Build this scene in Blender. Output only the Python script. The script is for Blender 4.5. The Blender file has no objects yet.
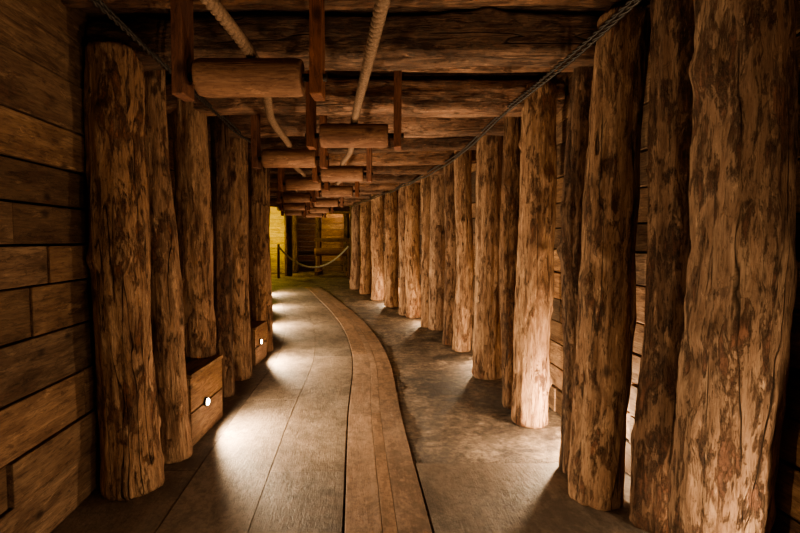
import bpy, math, random
from mathutils import Vector, Matrix, noise
random.seed(7)
scene = bpy.context.scene
coll = scene.collection

# ------------------------------------------------------------------ tunnel path
PTS = [(-3,1.6),(-1,1.42),(2,1.18),(4,1.0),(6,.85),(8,.52),(10,.04),(12,-.52),(14,-1.08),(16,-1.70),(18,-2.3),(20,-2.9)]
def R(y):
    n=len(PTS)
    i=0
    while i<n-2 and y>PTS[i+1][0]: i+=1
    p0=PTS[max(i-1,0)];p1=PTS[i];p2=PTS[i+1];p3=PTS[min(i+2,n-1)]
    m1=(p2[1]-p0[1])/(p2[0]-p0[0]); m2=(p3[1]-p1[1])/(p3[0]-p1[0])
    h=p2[0]-p1[0]; t=(y-p1[0])/h
    return ((2*t**3-3*t*t+1)*p1[1]+(t**3-2*t*t+t)*h*m1+(-2*t**3+3*t*t)*p2[1]+(t**3-t*t)*h*m2)
def W(y):
    t=min(1,max(0,(y-6)/2.5)); return 2.63+.23*t
def L(y): return R(y)-W(y)

# ------------------------------------------------------------------ mesh builder
class MB:
    def __init__(s): s.v=[];s.f=[];s.g=[];s.r=[];s.sm=[]
    def box(s,c,size,rot=None,axis=2,jit=0.0,rnd=None):
        """axis = grain axis in local box space"""
        rot=rot or Matrix.Identity(3)
        if rnd is None: rnd=random.random()
        off=Vector((random.uniform(-50,50),random.uniform(-50,50),random.uniform(-50,50)))
        b=len(s.v); hx,hy,hz=[q/2 for q in size]
        for x in (-1,1):
            for y in (-1,1):
                for z in (-1,1):
                    l=Vector((x*hx,y*hy,z*hz))+Vector([random.uniform(-jit,jit) for _ in range(3)])
                    s.v.append(Vector(c)+rot@l)
                    if axis==2: g=Vector((l.x,l.y,l.z))
                    elif axis==0: g=Vector((l.y,l.z,l.x))
                    else: g=Vector((l.z,l.x,l.y))
                    s.g.append(g+off); s.r.append(rnd)
        for f in ((0,1,3,2),(4,6,7,5),(0,4,5,1),(2,3,7,6),(0,2,6,4),(1,5,7,3)):
            s.f.append([b+i for i in f]); s.sm.append(False)
    def log(s,p0,p1,r0,r1,ns=40,nr=80,sq=0.0,rough=1.0,flare=0.0,wander=.02,rnd=None,ridge=1.0):
        if rnd is None: rnd=random.random()
        p0=Vector(p0);p1=Vector(p1);d=p1-p0;ln=d.length;d.normalize()
        up=Vector((0,0,1)) if abs(d.z)<.9 else Vector((0,1,0))
        ax=up.cross(d).normalized(); ay=d.cross(ax)
        off=Vector((random.uniform(-50,50),random.uniform(-50,50),random.uniform(-50,50)))
        knots=[(random.uniform(0,ln),random.uniform(0,6.283),random.uniform(.03,.07),random.uniform(.25,1.1)) for _ in range(int(ln*4))]
        b=len(s.v)
        for i in range(nr+1):
            t=i/nr; z=t*ln
            r=r0+(r1-r0)*t
            r*=1+flare*math.exp(-z/.25)
            wx=noise.noise(Vector((z*.8,1.3,0))+off)*wander; wy=noise.noise(Vector((z*.8,7.7,3))+off)*wander
            for j in range(ns):
                a=2*math.pi*j/ns; ca,sa=math.cos(a),math.sin(a)
                n1=noise.noise(Vector((ca*.8,sa*.8,z*.9))+off)
                n2=noise.noise(Vector((ca*2.2,sa*2.2,z*3.2))+off)
                n3=noise.noise(Vector((ca*6,sa*6,z*9))+off)
                n4=noise.noise(Vector((ca*5,sa*5,z*.9))-off)
                rr=r*(1+rough*(.09*n1+.06*n2+.04*n3+ridge*.05*n4))
                if sq>0:
                    m=max(abs(ca),abs(sa)); rr*= (1-sq)+sq*min(1/m,1.27)*.93
                for kz,ka,ks,kh in knots:
                    dz=(z-kz)
                    if abs(dz)<.15:
                        da=(a-ka+math.pi)%(2*math.pi)-math.pi
                        q=(dz*dz+(da*r)**2)/(ks*ks)
                        if q<6: rr+=rough*.018*kh*math.exp(-q)
                e=min(z,ln-z)
                if e<.02: rr*= .93+.07*(e/.02)
                lx=ca*rr+wx; ly=sa*rr+wy
                s.v.append(p0+d*z+ax*lx+ay*ly)
                s.g.append(Vector((lx,ly,z))+off); s.r.append(rnd)
        for i in range(nr):
            for j in range(ns):
                k=(j+1)%ns
                s.f.append([b+i*ns+j,b+i*ns+k,b+(i+1)*ns+k,b+(i+1)*ns+j]); s.sm.append(True)
        s.f.append([b+j for j in range(ns)][::-1]); s.sm.append(False)
        s.f.append([b+nr*ns+j for j in range(ns)]); s.sm.append(False)
    def strip(s,o0,o1,y0,y1,z0,z1,fn=R,step=.3,rnd=None,jz=0.0):
        """board running along the tunnel; offsets measured to the left of fn"""
        if rnd is None: rnd=random.random()
        off=Vector((random.uniform(-50,50),random.uniform(-50,50),random.uniform(-50,50)))
        n=max(1,int(round((y1-y0)/step))); b=len(s.v)
        dz=random.uniform(-jz,jz)
        for i in range(n+1):
            y=y0+(y1-y0)*i/n; x=fn(y)
            for (o,z) in ((o0,z0),(o1,z0),(o1,z1+dz),(o0,z1+dz)):
                s.v.append(Vector((x-o,y,z))); s.g.append(Vector((o,z,y))+off); s.r.append(rnd)
        for i in range(n):
            for j in range(4):
                k=(j+1)%4
                s.f.append([b+i*4+j,b+(i+1)*4+j,b+(i+1)*4+k,b+i*4+k]); s.sm.append(False)
        s.f.append([b,b+1,b+2,b+3]); s.sm.append(False)
        s.f.append([b+n*4+3,b+n*4+2,b+n*4+1,b+n*4]); s.sm.append(False)
    def build(s,name,mat,parent=None,bevel=0,origin=None):
        me=bpy.data.meshes.new(name)
        o=Vector(origin) if origin else Vector((0,0,0))
        me.from_pydata([tuple(v-o) for v in s.v],[],s.f); 
        a=me.attributes.new('gc','FLOAT_VECTOR','POINT')
        a.data.foreach_set('vector',[c for g in s.g for c in g])
        a=me.attributes.new('rnd','FLOAT','POINT'); a.data.foreach_set('value',s.r)
        me.polygons.foreach_set('use_smooth',s.sm)
        me.materials.append(mat); me.update()
        ob=bpy.data.objects.new(name,me); coll.objects.link(ob); ob.location=o
        if parent: ob.parent=parent
        if bevel:
            m=ob.modifiers.new('bevel','BEVEL'); m.width=bevel; m.segments=2; m.limit_method='ANGLE'
        return ob
def empty(name,loc=(0,0,0)):
    e=bpy.data.objects.new(name,None); e.location=loc; e.empty_display_size=.1; coll.objects.link(e); return e

# ------------------------------------------------------------------ materials
def newmat(name):
    m=bpy.data.materials.new(name); m.use_nodes=True; nt=m.node_tree
    for n in list(nt.nodes): nt.nodes.remove(n)
    out=nt.nodes.new('ShaderNodeOutputMaterial'); bs=nt.nodes.new('ShaderNodeBsdfPrincipled')
    nt.links.new(bs.outputs[0],out.inputs[0]); return m,nt,bs
def wood(name,light,mid,dark,blotch=.5,blotch_w=.05,rough=.75,bump=.6,bscale=5.0,bz=.35,dust=None,dustamt=0,spec=.3,var=.5,crack=True,bark=1.0,fleck=.6,grain=1.0):
    m,nt,bs=newmat(name); N=nt.nodes.new; K=nt.links.new
    def attr(n):
        a=N('ShaderNodeAttribute'); a.attribute_name=n; return a
    gc=attr('gc'); rd=attr('rnd')
    def noi(scale,vs,detail=5,dist=0,rgh=.6):
        mp=N('ShaderNodeMapping'); mp.inputs['Scale'].default_value=vs; K(gc.outputs['Vector'],mp.inputs[0])
        n=N('ShaderNodeTexNoise'); n.inputs['Scale'].default_value=scale; n.inputs['Detail'].default_value=detail
        n.inputs['Roughness'].default_value=rgh; n.inputs['Distortion'].default_value=dist
        K(mp.outputs[0],n.inputs['Vector']); return n.outputs['Fac']
    def ramp(f,a,b,ca=(0,0,0,1),cb=(1,1,1,1)):
        r=N('ShaderNodeValToRGB'); r.color_ramp.elements[0].position=a; r.color_ramp.elements[1].position=b
        r.color_ramp.elements[0].color=ca; r.color_ramp.elements[1].color=cb; K(f,r.inputs[0]); return r.outputs[0]
    def mix(f,a,b,mode='MIX'):
        x=N('ShaderNodeMix'); x.data_type='RGBA'; x.blend_type=mode
        if isinstance(f,(int,float)): x.inputs[0].default_value=f
        else: K(f,x.inputs[0])
        for s,i in ((a,6),(b,7)):
            if isinstance(s,tuple): x.inputs[i].default_value=s if len(s)==4 else (*s,1)
            else: K(s,x.inputs[i])
        return x.outputs[2]
    def math_(op,a,b=0.0):
        x=N('ShaderNodeMath'); x.operation=op
        for s,i in ((a,0),(b,1)):
            if isinstance(s,(int,float)): x.inputs[i].default_value=s
            else: K(s,x.inputs[i])
        return x.outputs[0]
    fib=noi(34,(1,1,.10),8,.5,.72)
    smear=noi(11,(1,1,.2),9,.6,.74)
    fine=noi(120,(1,1,.10),4,0)
    big=noi(2.0,(1,1,.6),5,.4)
    midd=tuple((a+b)/2 for a,b in zip(mid,dark))
    col=mix(ramp(fib,.38,.62),mid,light)
    col=mix(ramp(smear,.46,.59),col,midd)                # brown vertical smears
    col=mix(math_('MULTIPLY',ramp(big,.42,.62),.65),col,mid)
    col=mix(math_('MULTIPLY',ramp(fine,.5,.66),.55*grain),col,dark)
    # ragged bark / inner-bark remains, edges torn along the fibre
    bl=noi(bscale,(1,1,bz),13,.4,.78)
    bl=math_('ADD',bl,math_('MULTIPLY',math_('SUBTRACT',fib,.5),.5*grain))
    bl=math_('ADD',bl,math_('MULTIPLY',math_('SUBTRACT',big,.5),.35))
    bm=ramp(bl,blotch,blotch+blotch_w)
    bvar=noi(22,(1,1,.5),8,.3,.78)
    bcol=mix(ramp(bvar,.42,.60),dark,tuple(min(1,c*k) for c,k in zip(dark,(3.6,3.1,2.7))))
    col=mix(math_('MULTIPLY',bm,bark),col,bcol)
    fl=noi(32,(1,1,.35),8,.6,.78); flm=ramp(fl,.55,.61)
    col=mix(math_('MULTIPLY',flm,fleck),col,dark)
    # pale worn scars
    sc=noi(18,(1,1,.25),8,.3,.78); scm=ramp(sc,.58,.64)
    col=mix(math_('MULTIPLY',scm,.6*grain),col,tuple(min(1,c*1.35) for c in light))
    h=math_('ADD',math_('MULTIPLY',bm,.6*bark),math_('MULTIPLY',fib,.7*grain))
    h=math_('ADD',h,math_('MULTIPLY',fine,.25))
    h=math_('ADD',h,math_('MULTIPLY',bvar,.4*bark))
    h=math_('ADD',h,math_('MULTIPLY',smear,.6*grain))
    mp=N('ShaderNodeMapping'); mp.inputs['Scale'].default_value=(3.2,3.2,2.0); K(gc.outputs['Vector'],mp.inputs[0])
    vo=N('ShaderNodeTexVoronoi'); vo.inputs['Scale'].default_value=1.6; K(mp.outputs[0],vo.inputs['Vector'])
    kd=math_('ADD',vo.outputs['Distance'],math_('MULTIPLY',math_('SUBTRACT',fib,.5),.12))
    kn=ramp(kd,.05,.14,(1,1,1,1),(0,0,0,1))
    col=mix(math_('MULTIPLY',kn,.85*grain),col,(dark[0]*.6,dark[1]*.6,dark[2]*.6))
    if crack:
        cr=noi(7,(1,1,.03),2,0,.5)
        cm=math_('ABSOLUTE',math_('SUBTRACT',cr,.5))
        cmk=ramp(cm,.001,.007,(1,1,1,1),(0,0,0,1))
        gate=ramp(noi(2.2,(1,1,.5),2),.50,.56)
        cmk=math_('MULTIPLY',cmk,gate)
        col=mix(math_('MULTIPLY',cmk,.9),col,(dark[0]*.3,dark[1]*.3,dark[2]*.3))
        h=math_('SUBTRACT',h,math_('MULTIPLY',cmk,1.0))
    if dust:
        dn=noi(3,(1,1,.8),10,.5,.75)
        col=mix(math_('MULTIPLY',ramp(dn,.34,.60),dustamt),col,dust)
        d2=noi(28,(1,1,.8),8,0,.75)
        col=mix(math_('MULTIPLY',ramp(d2,.47,.62),.6),col,tuple(c*.40 for c in dust))
        d3=noi(4,(1,1,.7),10,.3,.8)
        col=mix(math_('MULTIPLY',ramp(d3,.48,.58),.7*min(1,dustamt*1.4)),col,tuple(c*.33 for c in dust))
        h=math_('ADD',h,math_('MULTIPLY',d2,.6))
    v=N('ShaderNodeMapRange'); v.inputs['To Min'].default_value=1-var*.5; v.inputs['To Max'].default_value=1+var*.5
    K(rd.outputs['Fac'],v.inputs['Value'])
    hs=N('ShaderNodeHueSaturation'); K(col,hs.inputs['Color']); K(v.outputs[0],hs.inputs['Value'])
    fr=math_('FRACT',math_('MULTIPLY',rd.outputs['Fac'],7.31)); s2=N('ShaderNodeMapRange'); s2.inputs['To Min'].default_value=.85; s2.inputs['To Max'].default_value=1.02
    K(fr,s2.inputs['Value']); K(s2.outputs[0],hs.inputs['Saturation'])
    K(hs.outputs[0],bs.inputs['Base Color'])
    rr=N('ShaderNodeMapRange'); rr.inputs['To Min'].default_value=rough-.12; rr.inputs['To Max'].default_value=min(1,rough+.15)
    K(smear,rr.inputs['Value']); K(rr.outputs[0],bs.inputs['Roughness'])
    bs.inputs['Specular IOR Level'].default_value=spec
    bp=N('ShaderNodeBump'); bp.inputs['Strength'].default_value=bump; bp.inputs['Distance'].default_value=.025
    K(h,bp.inputs['Height']); K(bp.outputs[0],bs.inputs['Normal'])
    return m
M_log  = wood('peeled_log',(.54,.35,.205),(.33,.185,.10),(.075,.037,.021),blotch=.535,blotch_w=.07,bscale=12,bz=.34,bump=1.0,var=.5)
M_logD = wood('shaded_barky_log',(.41,.25,.145),(.24,.132,.073),(.055,.028,.016),blotch=.50,blotch_w=.07,bscale=13,bz=.36,bump=1.0,var=.5)  # log colours darkened for the shade on set-back posts, with more bark
M_beam = wood('hewn_beam',(.42,.22,.12),(.21,.095,.048),(.048,.020,.011),blotch=.50,blotch_w=.08,bscale=9,bz=.3,bump=.9,var=.9,dust=(.32,.24,.18),dustamt=.15)
M_plank= wood('wall_plank',(.42,.26,.14),(.26,.145,.075),(.07,.034,.019),blotch=.55,blotch_w=.12,bscale=5,bz=.3,bump=.6,var=1.3,crack=False,bark=.8)
M_roll = wood('roller_wood',(.34,.18,.095),(.22,.105,.055),(.09,.038,.022),blotch=.64,blotch_w=.1,bump=.45,var=.3)
M_brk  = wood('bracket_wood',(.26,.105,.055),(.17,.065,.035),(.06,.024,.014),blotch=.66,blotch_w=.1,bump=.4,var=.3)
M_fl   = wood('floor_board',(.25,.19,.145),(.19,.143,.108),(.07,.048,.035),blotch=.55,blotch_w=.15,bscale=3,bz=.8,rough=.64,bump=.6,dust=(.275,.218,.168),dustamt=.9,var=.5,crack=False,spec=.42,bark=.5,fleck=.35,grain=.25)
M_str  = wood('track_board',(.50,.31,.195),(.36,.215,.13),(.11,.062,.04),blotch=.58,blotch_w=.12,bscale=4,rough=.66,bump=.5,dust=(.40,.27,.18),dustamt=.6,var=.35,crack=False,spec=.38,bark=.5,fleck=.4,grain=.45)
M_yel  = wood('yellow_lit_plank',(.62,.48,.12),(.50,.36,.08),(.16,.10,.03),blotch=.68,blotch_w=.1,bump=.3,var=.4,crack=False)  # yellow of the chamber light is put into the plank colour

def earth():
    m,nt,bs=newmat('packed_earth'); N=nt.nodes.new; K=nt.links.new
    tc=N('ShaderNodeTexCoord')
    def noi(s,d=8,r=.65,dist=0):
        n=N('ShaderNodeTexNoise'); n.inputs['Scale'].default_value=s; n.inputs['Detail'].default_value=d; n.inputs['Roughness'].default_value=r; n.inputs['Distortion'].default_value=dist
        K(tc.outputs['Object'],n.inputs['Vector']); return n.outputs['Fac']
    def ramp(f,a,b,ca,cb):
        r=N('ShaderNodeValToRGB'); e=r.color_ramp.elements; e[0].position=a; e[0].color=ca; e[1].position=b; e[1].color=cb; K(f,r.inputs[0]); return r.outputs[0]
    def mul(a,b):
        x=N('ShaderNodeMix'); x.data_type='RGBA'; x.blend_type='MULTIPLY'; x.inputs[0].default_value=1; K(a,x.inputs[6]); K(b,x.inputs[7]); return x.outputs[2]
    def ma(op,x,y):
        n=N('ShaderNodeMath'); n.operation=op
        for s,i in ((x,0),(y,1)):
            if isinstance(s,float): n.inputs[i].default_value=s
            else: K(s,n.inputs[i])
        return n.outputs[0]
    a=noi(1.7,9,.7,.5); b=noi(16,9,.78); c=noi(80,5,.7); d=noi(4.5,10,.8)
    col=ramp(a,.40,.56,(.12,.086,.064,1),(.35,.268,.20,1))
    col=mul(col,ramp(b,.38,.60,(.36,.33,.31,1),(1.25,1.25,1.25,1)))
    col=mul(col,ramp(d,.42,.58,(.42,.40,.38,1),(1.1,1.1,1.1,1)))
    # old damp stains soaked into the ground
    for (sx,sy,sr) in ((.38,4.85,.36),(.62,6.1,.28)):
        vd=N('ShaderNodeVectorMath'); vd.operation='DISTANCE'; K(tc.outputs['Object'],vd.inputs[0]); vd.inputs[1].default_value=(sx,sy,0)
        q=ma('ADD',vd.outputs['Value'],ma('MULTIPLY',ma('SUBTRACT',d,.5),.9))
        col=mul(col,ramp(q,sr*.5,sr,(.30,.28,.27,1),(1,1,1,1)))
    K(col,bs.inputs['Base Color'])
    rr=N('ShaderNodeMapRange'); rr.inputs['To Min'].default_value=.38; rr.inputs['To Max'].default_value=.8; K(d,rr.inputs['Value']); K(rr.outputs[0],bs.inputs['Roughness'])
    h=ma('ADD',b,ma('MULTIPLY',c,.5)); h=ma('ADD',h,ma('MULTIPLY',d,1.2))
    bp=N('ShaderNodeBump'); bp.inputs['Strength'].default_value=1.0; bp.inputs['Distance'].default_value=.035; K(h,bp.inputs['Height']); K(bp.outputs[0],bs.inputs['Normal'])
    return m
M_earth=earth()
def simple(name,col,rough=.6,metal=0,nscale=40,amt=.3,bump=.2,emit=None,es=0):
    m,nt,bs=newmat(name); N=nt.nodes.new; K=nt.links.new
    tc=N('ShaderNodeTexCoord'); n=N('ShaderNodeTexNoise'); n.inputs['Scale'].default_value=nscale; n.inputs['Detail'].default_value=5
    K(tc.outputs['Object'],n.inputs['Vector'])
    r=N('ShaderNodeValToRGB'); e=r.color_ramp.elements; e[0].position=.3;e[1].position=.7
    e[0].color=(*[c*(1-amt) for c in col],1); e[1].color=(*[min(1,c*(1+amt)) for c in col],1)
    K(n.outputs['Fac'],r.inputs[0]); K(r.outputs[0],bs.inputs['Base Color'])
    bs.inputs['Roughness'].default_value=rough; bs.inputs['Metallic'].default_value=metal
    bp=N('ShaderNodeBump'); bp.inputs['Strength'].default_value=bump; bp.inputs['Distance'].default_value=.005; K(n.outputs['Fac'],bp.inputs['Height']); K(bp.outputs[0],bs.inputs['Normal'])
    if emit: bs.inputs['Emission Color'].default_value=(*emit,1); bs.inputs['Emission Strength'].default_value=es
    return m
M_rope=simple('hemp_rope',(.21,.135,.087),.9,0,120,.4,.5)
M_cable=simple('black_cable',(.02,.016,.013),.5,0,30)
M_iron=simple('dark_iron',(.05,.042,.035),.5,.8,30)
M_white=simple('white_rope',(.8,.75,.62),.8)
M_rock=simple('rock_face',(.03,.02,.014),.95,0,4,.5,.5)
M_lens=simple('lamp_lens',(1,.95,.85),.3,emit=(1,.86,.62),es=45)

# ------------------------------------------------------------------ floor
Y0,Y1=-2.0,15.4
def earth_mesh():
    me=bpy.data.meshes.new('floor'); vs=[];fs=[]
    nx=90; st=.05; ys=[Y0+i*st for i in range(int((25-Y0)/st))]
    for yy in ys:
        for i in range(nx+1):
            o=-.45+ (i/nx)*(W(yy)+.95) if yy<15.4 else -3.2+(i/nx)*8.5
            x=R(yy)-o
            z=-.008+ .014*noise.noise(Vector((x*2.2,yy*2.2,0)))+.008*noise.noise(Vector((x*7,yy*7,4)))
            if o>1.0 and yy<15.4: z=-.035
            vs.append((x,yy,z))
    for j in range(len(ys)-1):
        for i in range(nx):
            a=j*(nx+1)+i; fs.append((a+1,a,a+nx+1,a+nx+2))
    me.from_pydata(vs,[],fs); me.polygons.foreach_set('use_smooth',[True]*len(fs)); me.materials.append(M_earth)
    ob=bpy.data.objects.new('floor',me); coll.objects.link(ob); return ob
floor=earth_mesh()
fb=MB()
edges=[1.43,1.90,2.36,3.1]
for i in range(len(edges)-1):
    ys=[Y0]
    while ys[-1]<Y1: ys.append(ys[-1]+random.uniform(2.2,3.6))
    ys[-1]=Y1
    for a,b in zip(ys[:-1],ys[1:]):
        if b-a>.3: fb.strip(edges[i]+.0015,edges[i+1]-.0015,a+.0015,b-.0015,-.03,0,jz=.0015,rnd=random.random())
fb.build('floor_boards',M_fl,floor,bevel=.002)
sb=MB()
se=[.985,1.155,1.23,1.42]
for i in range(3):
    ys=[Y0]
    while ys[-1]<Y1: ys.append(ys[-1]+random.uniform(2.6,4.2))
    ys[-1]=Y1
    for a,b in zip(ys[:-1],ys[1:]):
        if b-a>.3: sb.strip(se[i]+.0015,se[i+1]-.0015,a+.002,b-.002,-.03,.006,jz=.001)
sb.build('track_boards',M_str,floor,bevel=.002)
nb=MB()
nb.strip(-.3,.975,Y0,1.9,-.03,.004,rnd=.45)
nb.strip(-.3,.975,1.91,3.17,-.03,.004,rnd=.3)
nb.build('floor_sheets',M_fl,floor,bevel=.002)

# ------------------------------------------------------------------ side walls (horizontal planks)
def side_wall(name,side):
    mb=MB(); z=0.0
    fn=(lambda y:R(y)+.32) if side>0 else (lambda y:L(y)-.24)
    while z<2.74:
        h=random.uniform(.17,.27); ys=[Y0-random.uniform(0,1)]
        while ys[-1]<Y1: ys.append(ys[-1]+random.uniform(1.1,2.4))
        ys[-1]=Y1
        for a,b in zip(ys[:-1],ys[1:]):
            if b-a<.1: continue
            d=random.uniform(-.018,.018)
            if side>0: mb.strip(-.05+d,0+d,a+.003,b-.003,z+.004,z+h-.006,fn=fn,jz=.004)
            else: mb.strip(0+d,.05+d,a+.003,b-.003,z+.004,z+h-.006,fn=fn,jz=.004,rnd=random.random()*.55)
        z+=h
    ob=mb.build(name,M_plank,bevel=.005)
    bk=MB()
    if side>0: bk.strip(-.30,-.09,Y0-.5,Y1,-.02,3.0,fn=fn,rnd=.1)
    else: bk.strip(.09,.30,Y0-.5,Y1,-.02,3.0,fn=fn,rnd=.1)
    bk.build('rock_behind',M_rock,ob)
    return ob
side_wall('wall_right',1); side_wall('wall_left',-1)

# ------------------------------------------------------------------ ceiling: transverse lagging
cm=MB(); y=Y0
while y<Y1+.2:
    w=random.uniform(.14,.26); yc=y+w/2
    x1=R(yc)+.36; x0=L(yc)-.3
    zc=2.78+random.uniform(-.03,.03)
    if random.random()<.5:
        cm.log((x0,yc,zc+.02),(x1,yc,zc+.02),w*.5,w*.48,ns=20,nr=50,rough=1.0,rnd=random.random())
    else:
        cm.box(((x0+x1)/2,yc,zc),(x1-x0,w-.015,.06),axis=0,jit=.012)
    y+=w
cm.box(((-1),6.7,2.97),(6.5,18,.06),axis=0,rnd=.1)
cm.build('ceiling',M_beam,bevel=.004)

beamY=[-1.2,.4,1.62,2.95,4.02,4.9,5.75,6.75,7.75,8.85,9.95,11.05,12.15,13.25,14.3,15.2]
for i,yb in enumerate(beamY):
    mb=MB(); x0=L(yb)-.22; x1=R(yb)+.27
    mb.log((x0,yb+random.uniform(-.03,.03),2.575),(x1,yb+random.uniform(-.03,.03),2.585),.125,.132,ns=44,nr=160,sq=.72,rough=1.3,wander=.05,rnd=random.uniform(.25,1))
    mb.build('ceiling_beam',M_beam,origin=((x0+x1)/2,yb,2.57))

# ------------------------------------------------------------------ posts
def post(x,y,r,h=2.64,lean=(0,0),mat=None,rnd=None,r1=None,z0=0.0):
    mb=MB(); near=y<7
    mb.log((x,y,z0),(x+lean[0],y+lean[1],h),r,(r1 or r*.93),ns=72 if near else 36,nr=190 if near else 80,flare=.07,wander=.05,rnd=rnd,rough=1.25)
    mb.build('timber_post',mat or M_log,origin=(x,y,z0))
post(1.285,1.97,.170,lean=(.04,0),rnd=.70)
post(1.33,2.47,.130,mat=M_logD,rnd=.6,h=2.69,lean=(.03,0))
post(1.11,2.74,.142,lean=(.07,0),rnd=.62)
post(1.10,3.06,.088,lean=(.02,0),mat=M_logD,rnd=.45)
post(1.045,3.93,.136,lean=(.02,0),rnd=.9)
post(.975,4.33,.10,lean=(0,0),mat=M_logD,rnd=.4)
post(.945,5.26,.150,rnd=.6)
post(.83,6.5,.115,rnd=.62); post(.73,6.9,.12,rnd=.5,mat=M_logD)
post(.60,8.05,.14,rnd=.7); post(.46,8.3,.12,rnd=.5)
post(.24,9.35,.14,rnd=.8); post(.10,9.65,.13,rnd=.6)
post(-.19,10.85,.15,rnd=.8)
post(-.54,12.05,.16,rnd=.9)
post(-.93,13.45,.15,rnd=.8)
post(-1.30,14.7,.14,rnd=.7)
post(1.36,.6,.16,rnd=.6); post(1.42,-.5,.16)
post(-1.545,2.86,.150,lean=(-.07,0),rnd=.9,h=2.52)
post(-1.515,3.27,.100,lean=(-.09,0),rnd=.6)
post(-1.63,4.0,.140,lean=(-.04,0),rnd=.6)
post(-1.66,4.62,.085,rnd=.3,mat=M_logD)
post(-1.71,5.22,.140,rnd=.6)
post(-1.80,6.45,.13,rnd=.6)
for yy in (7.5,9.2,9.8,11.6,12.3,14.3,15.2): post(L(yy)-.02,yy,.14,rnd=random.uniform(.4,.8))
post(-1.52,1.5,.15); post(-1.40,.1,.16)

# ------------------------------------------------------------------ rollers with hanging brackets
def roller(yc,x0,x1,z=2.15,r=.08):
    xc=(x0+x1)/2; e=empty('rope_roller',(xc,yc,z))
    mb=MB(); mb.log((x0+.03-xc,0,0),(x1-.03-xc,0,0),r,r*.98,ns=40,nr=40,rough=.25,wander=.004,rnd=.6)
    mb.build('roller_drum',M_roll,e)
    for s,xx in ((-1,x0-.035),(1,x1+.035)):
        b=MB(); b.box((xx-xc,0,.19),(.05,.125,.55),axis=2,jit=.003,rnd=random.random())
        b.build('bracket_%d'%(1 if s<0 else 2),M_brk,e,bevel=.005)
    a=MB(); a.log((x0-.075-xc,0,0),(x1+.075-xc,0,0),.018,.018,ns=12,nr=2,rough=0,wander=0)
    a.build('axle',M_iron,e)
    return e
RL=[(2.2,-.90,-.39),(3.4,-.56,-.05),(4.33,-1.20,-.69),(5.35,-.86,-.36),(6.3,-1.45,-.95),(7.25,-1.15,-.65),(8.3,-1.95,-1.45),(9.4,-1.62,-1.12),(10.5,-2.45,-1.95),(11.6,-2.1,-1.6),(12.75,-2.95,-2.45),(13.8,-2.6,-2.1)]
for a in RL: roller(*a)

# ------------------------------------------------------------------ twisted ropes
def catmull(pts,n=20):
    out=[]
    P=[Vector(p) for p in pts]
    for i in range(len(P)-1):
        p0=P[max(i-1,0)];p1=P[i];p2=P[i+1];p3=P[min(i+2,len(P)-1)]
        for k in range(n):
            t=k/n
            out.append(.5*((2*p1)+(-p0+p2)*t+(2*p0-5*p1+4*p2-p3)*t*t+(-p0+3*p1-3*p2+p3)*t**3))
    out.append(P[-1]); return out
def twisted(name,pts,rad,pitch,mat,strands=3,parent=None):
    path=catmull(pts,10)
    res=[];acc=0;step=pitch/9
    for a,b in zip(path[:-1],path[1:]):
        d=(b-a).length
        while acc<=d:
            res.append(a+(b-a)*(acc/d)); acc+=step
        acc-=d
    cu=bpy.data.curves.new(name,'CURVE'); cu.dimensions='3D'; cu.bevel_depth=rad*.56; cu.bevel_resolution=3
    for s in range(strands):
        sp=cu.splines.new('POLY'); sp.points.add(len(res)-1)
        for i,p in enumerate(res):
            d=(res[min(i+1,len(res)-1)]-res[max(i-1,0)]).normalized()
            ax=Vector((0,0,1)).cross(d).normalized(); ay=d.cross(ax)
            a=2*math.pi*(i*step/pitch+s/strands)
            q=p+(ax*math.cos(a)+ay*math.sin(a))*rad*.5
            sp.points[i].co=(*q,1)
    cu.materials.append(mat)
    ob=bpy.data.objects.new(name,cu); coll.objects.link(ob)
    if parent: ob.parent=parent
    return ob
def ropepts(rl,x_start,bow,y_start=-1.5):
    zz=2.15+.08+.024; pts=[(x_start,y_start,zz)]
    px,py=x_start,y_start
    for (yc,a,b) in rl:
        xc=(a+b)/2
        pts.append(((px+xc)/2+bow,(py+yc)/2,zz-.03)); 
        pts.append((xc,yc,zz)); px,py=xc,yc
    return pts
twisted('hoist_rope',ropepts(RL[0::2],-.60,-.03),.024,.13,M_rope)
twisted('hoist_rope',ropepts(RL[1::2],.33,.03),.024,.13,M_rope)

for side in (0,1):
  for k in range(2):
    pts=[];yy=-1.5
    while yy<15.2:
        x=(R(yy)-.17-k*.03) if side else (L(yy)+.17+k*.03)
        pts.append((x,yy,2.47-k*.05+random.uniform(-.015,.015))); yy+=.6
    twisted('electric_cable',pts,.011,.12,M_cable,2)

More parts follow.
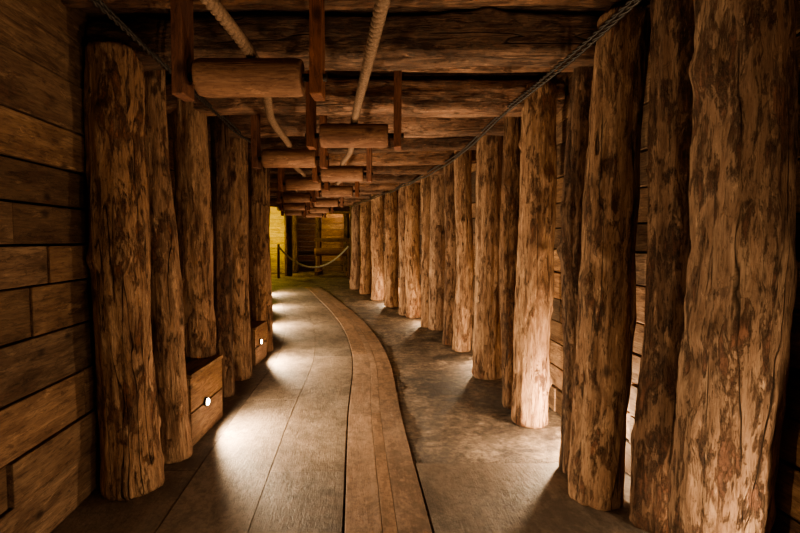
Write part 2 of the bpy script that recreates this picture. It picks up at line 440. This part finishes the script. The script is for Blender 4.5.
# ------------------------------------------------------------------ lamps in wooden boxes
def lamp(x,y,side,power,h=.52,ln=.62,aim=(1,.25,-.02),col=(1,.73,.46),ang=165,z=.25,loff=.05,soft=.03,dp=.16,point=False):
    e=empty('floor_lamp_box',(x,y,0))
    b=MB(); t=.03
    b.box((-side*dp/2,0,h-t/2),(dp+.02,ln,t),axis=1,rnd=.35)
    b.box((-t/2*side,0,(h-t)*.75),(t,ln-.01,(h-t)*.48),axis=1,rnd=.4)
    b.box((-t/2*side,0,(h-t)*.25),(t,ln-.01,(h-t)*.48),axis=1,rnd=.3)
    b.box((-side*dp/2,-ln/2+t/2,(h-t)/2),(dp-t,t,h-t-.005),axis=2,rnd=.3)
    b.box((-side*dp/2,ln/2-t/2,(h-t)/2),(dp-t,t,h-t-.005),axis=2,rnd=.3)
    b.build('box_boards',M_plank,e,bevel=.004)
    l=MB(); l.log((side*.002,-.06,z),(side*.02,-.06,z),.036,.036,ns=24,nr=2,rough=0,wander=0); l.build('lamp_ring',M_iron,e)
    l=MB(); l.log((side*.018,-.06,z),(side*.026,-.06,z),.026,.026,ns=24,nr=2,rough=0,wander=0); l.build('lamp_lens',M_lens,e)
    ld=bpy.data.lights.new('lamp_light','POINT' if point else 'SPOT'); ld.energy=power; ld.color=col; ld.shadow_soft_size=soft
    if not point: ld.spot_size=math.radians(ang); ld.spot_blend=.35
    lo=bpy.data.objects.new('lamp_light',ld); coll.objects.link(lo); lo.parent=e
    lo.location=(side*loff,-.06,z); lo.rotation_euler=Vector(aim).to_track_quat('-Z','Y').to_euler()
    return e
P=90
lamp(-1.45,3.72,1,P*2.1)
lamp(-1.66,5.92,1,P*2.0,h=.45,ln=.5)
for yy in (8.4,10.75,13.4): lamp(L(yy)+.12,yy,1,P*2.0,h=.45,ln=.5)
lamp(1.30,3.50,-1,P*.95,h=.32,ln=.14,z=.2,loff=.07,dp=.06,point=True)
for yy in (5.9,8.75,11.5): lamp(R(yy)+.17,yy,-1,P*.3,h=.32,ln=.16,z=.2,loff=.08,dp=.08,point=True)
lamp(1.40,2.22,-1,P*.05,h=.32,ln=.14,z=.2,loff=.06,dp=.06,point=True)
lamp(-1.42,.75,1,P*.95,aim=(1,.5,.5),ang=150)
lamp(1.33,1.25,-1,P*.7,aim=(-1,.8,.6),ang=150)
lamp(1.30,-.2,-1,P*.7,aim=(-1,.9,.5),ang=150)

# ------------------------------------------------------------------ chamber at the far end
def plankwall(name,p0,p1,h,mat,th=.05):
    mb=MB(); p0=Vector(p0);p1=Vector(p1);d=p1-p0;ln=d.length;ang=math.atan2(d.y,d.x); rot=Matrix.Rotation(ang,3,'Z')
    z=0
    while z<h:
        w=random.uniform(.2,.3); c=(p0+p1)/2; mb.box((c.x,c.y,z+w/2),(ln,th,w-.01),rot=rot,axis=0); z+=w
    return mb.build(name,mat,bevel=.004)
plankwall('wall_back',(-8.6,23.6,0),(0.6,23.6,0),3.3,M_plank)
plankwall('wall_chamber_left',(-6.3,15.5,0),(-6.3,23.5,0),3.3,M_yel)
plankwall('wall_chamber_right',(.4,15.5,0),(.4,23.5,0),3.3,M_plank)
plankwall('wall_partition',(-6.2,22.0,0),(-4.95,22.0,0),3.3,M_yel)
plankwall('wall_portal_left',(-6.3,15.48,0),(L(15.4)-.25,15.48,0),3.3,M_plank)
plankwall('wall_portal_right',(R(15.4)+.3,15.48,0),(.4,15.48,0),3.3,M_plank)
mb=MB(); yy=15.5
while yy<23.6:
    w=random.uniform(.2,.3); mb.box((-3,yy+w/2,3.2+random.uniform(-.02,.02)),(7,w-.01,.06),axis=0); yy+=w
mb.build('ceiling_chamber',M_beam)
for (yy,xs) in ((17.3,(-5.3,-1.6)),(20.2,(-4.52,-1.4)),(22.4,(-4.7,-3.65,-2.4,-1.2))):
    for x in xs: post(x,yy,.14,h=2.62,rnd=.2,mat=M_logD)
    mb=MB(); mb.log((min(xs)-.4,yy,2.76),(max(xs)+.4,yy,2.76),.15,.15,ns=24,nr=50,sq=.7); mb.build('ceiling_beam',M_beam,origin=((xs[0]+xs[-1])/2,yy,2.76))
e=empty('wooden_winch',(-2.75,21.2,0))
mb=MB()
for x in (-.7,.6):
    mb.box((x,0,.75),(.14,.14,1.5),axis=2); mb.box((x,0,.07),(.16,1.2,.14),axis=1)
    mb.box((x,.35,.6),(.1,.1,1.25),rot=Matrix.Rotation(.5,3,'X'),axis=2)
mb.box((0,0,1.45),(1.7,.16,.16),axis=0)
mb.build('frame',M_roll,e,bevel=.01)
mb=MB(); mb.log((-.85,0,.95),(.8,0,.95),.17,.17,ns=24,nr=20,rough=.3); mb.build('drum',M_roll,e)
mb=MB()
for k in range(2): mb.box((.85,0,.95),(.06,.08,1.1),rot=Matrix.Rotation(k*math.pi/2+.4,3,'X'),axis=2)
mb.build('crank',M_yel,e,bevel=.005)
e=empty('rope_barrier',(-3.3,19,0))
for i,x in enumerate((-4.62+3.3,-1.95+3.3)):
    mb=MB(); mb.log((x,0,0),(x,0,1.3),.05,.045,ns=20,nr=10,rough=.3); mb.build('stanchion_%d'%(i+1),M_roll,e)
pts=[]
for i in range(13):
    t=i/12; x=-1.32+t*2.67; pts.append((x,0-.06,1.22-.80*(1-(2*t-1)**2)))
twisted('barrier_rope',pts,.034,.15,M_white,3,e)
def chlamp(name,loc,energy,col,rad=.06):
    e=empty(name,loc)
    mb=MB(); mb.log((0,0,.10),(0,0,.2),.07,.04,ns=20,nr=3,rough=0,wander=0); mb.build('shade',M_iron,e)
    mb=MB(); mb.log((0,0,.2),(0,0,3.17-loc[2]),.008,.008,ns=8,nr=1,rough=0,wander=0); mb.build('cord',M_cable,e)
    mb=MB(); mb.log((0,0,.04),(0,0,.10),.045,.05,ns=20,nr=3,rough=0,wander=0); mb.build('bulb',M_lens,e)
    ld=bpy.data.lights.new('bulb_light','POINT'); ld.energy=energy; ld.color=col; ld.shadow_soft_size=rad
    lo=bpy.data.objects.new('bulb_light',ld); coll.objects.link(lo); lo.parent=e; lo.location=(0,0,-.03)
chlamp('pendant_lamp',(-5.75,20.3,2.2),200,(1,.76,.12))
chlamp('pendant_lamp',(-2.9,22.9,2.75),30,(1,.65,.32))

# ------------------------------------------------------------------ world + camera
w=bpy.data.worlds.new('World'); scene.world=w; w.use_nodes=True
w.node_tree.nodes['Background'].inputs[0].default_value=(1,.72,.50,1); w.node_tree.nodes['Background'].inputs[1].default_value=.08
scene.view_settings.look='AgX - Medium High Contrast'
cd=bpy.data.cameras.new('Camera'); cam=bpy.data.objects.new('Camera',cd); coll.objects.link(cam)
cd.sensor_width=36; cd.lens=22.5; cd.clip_start=.05
cam.location=(0,0,1.45); cam.rotation_euler=(math.radians(90-3.03),0,0)
scene.camera=cam
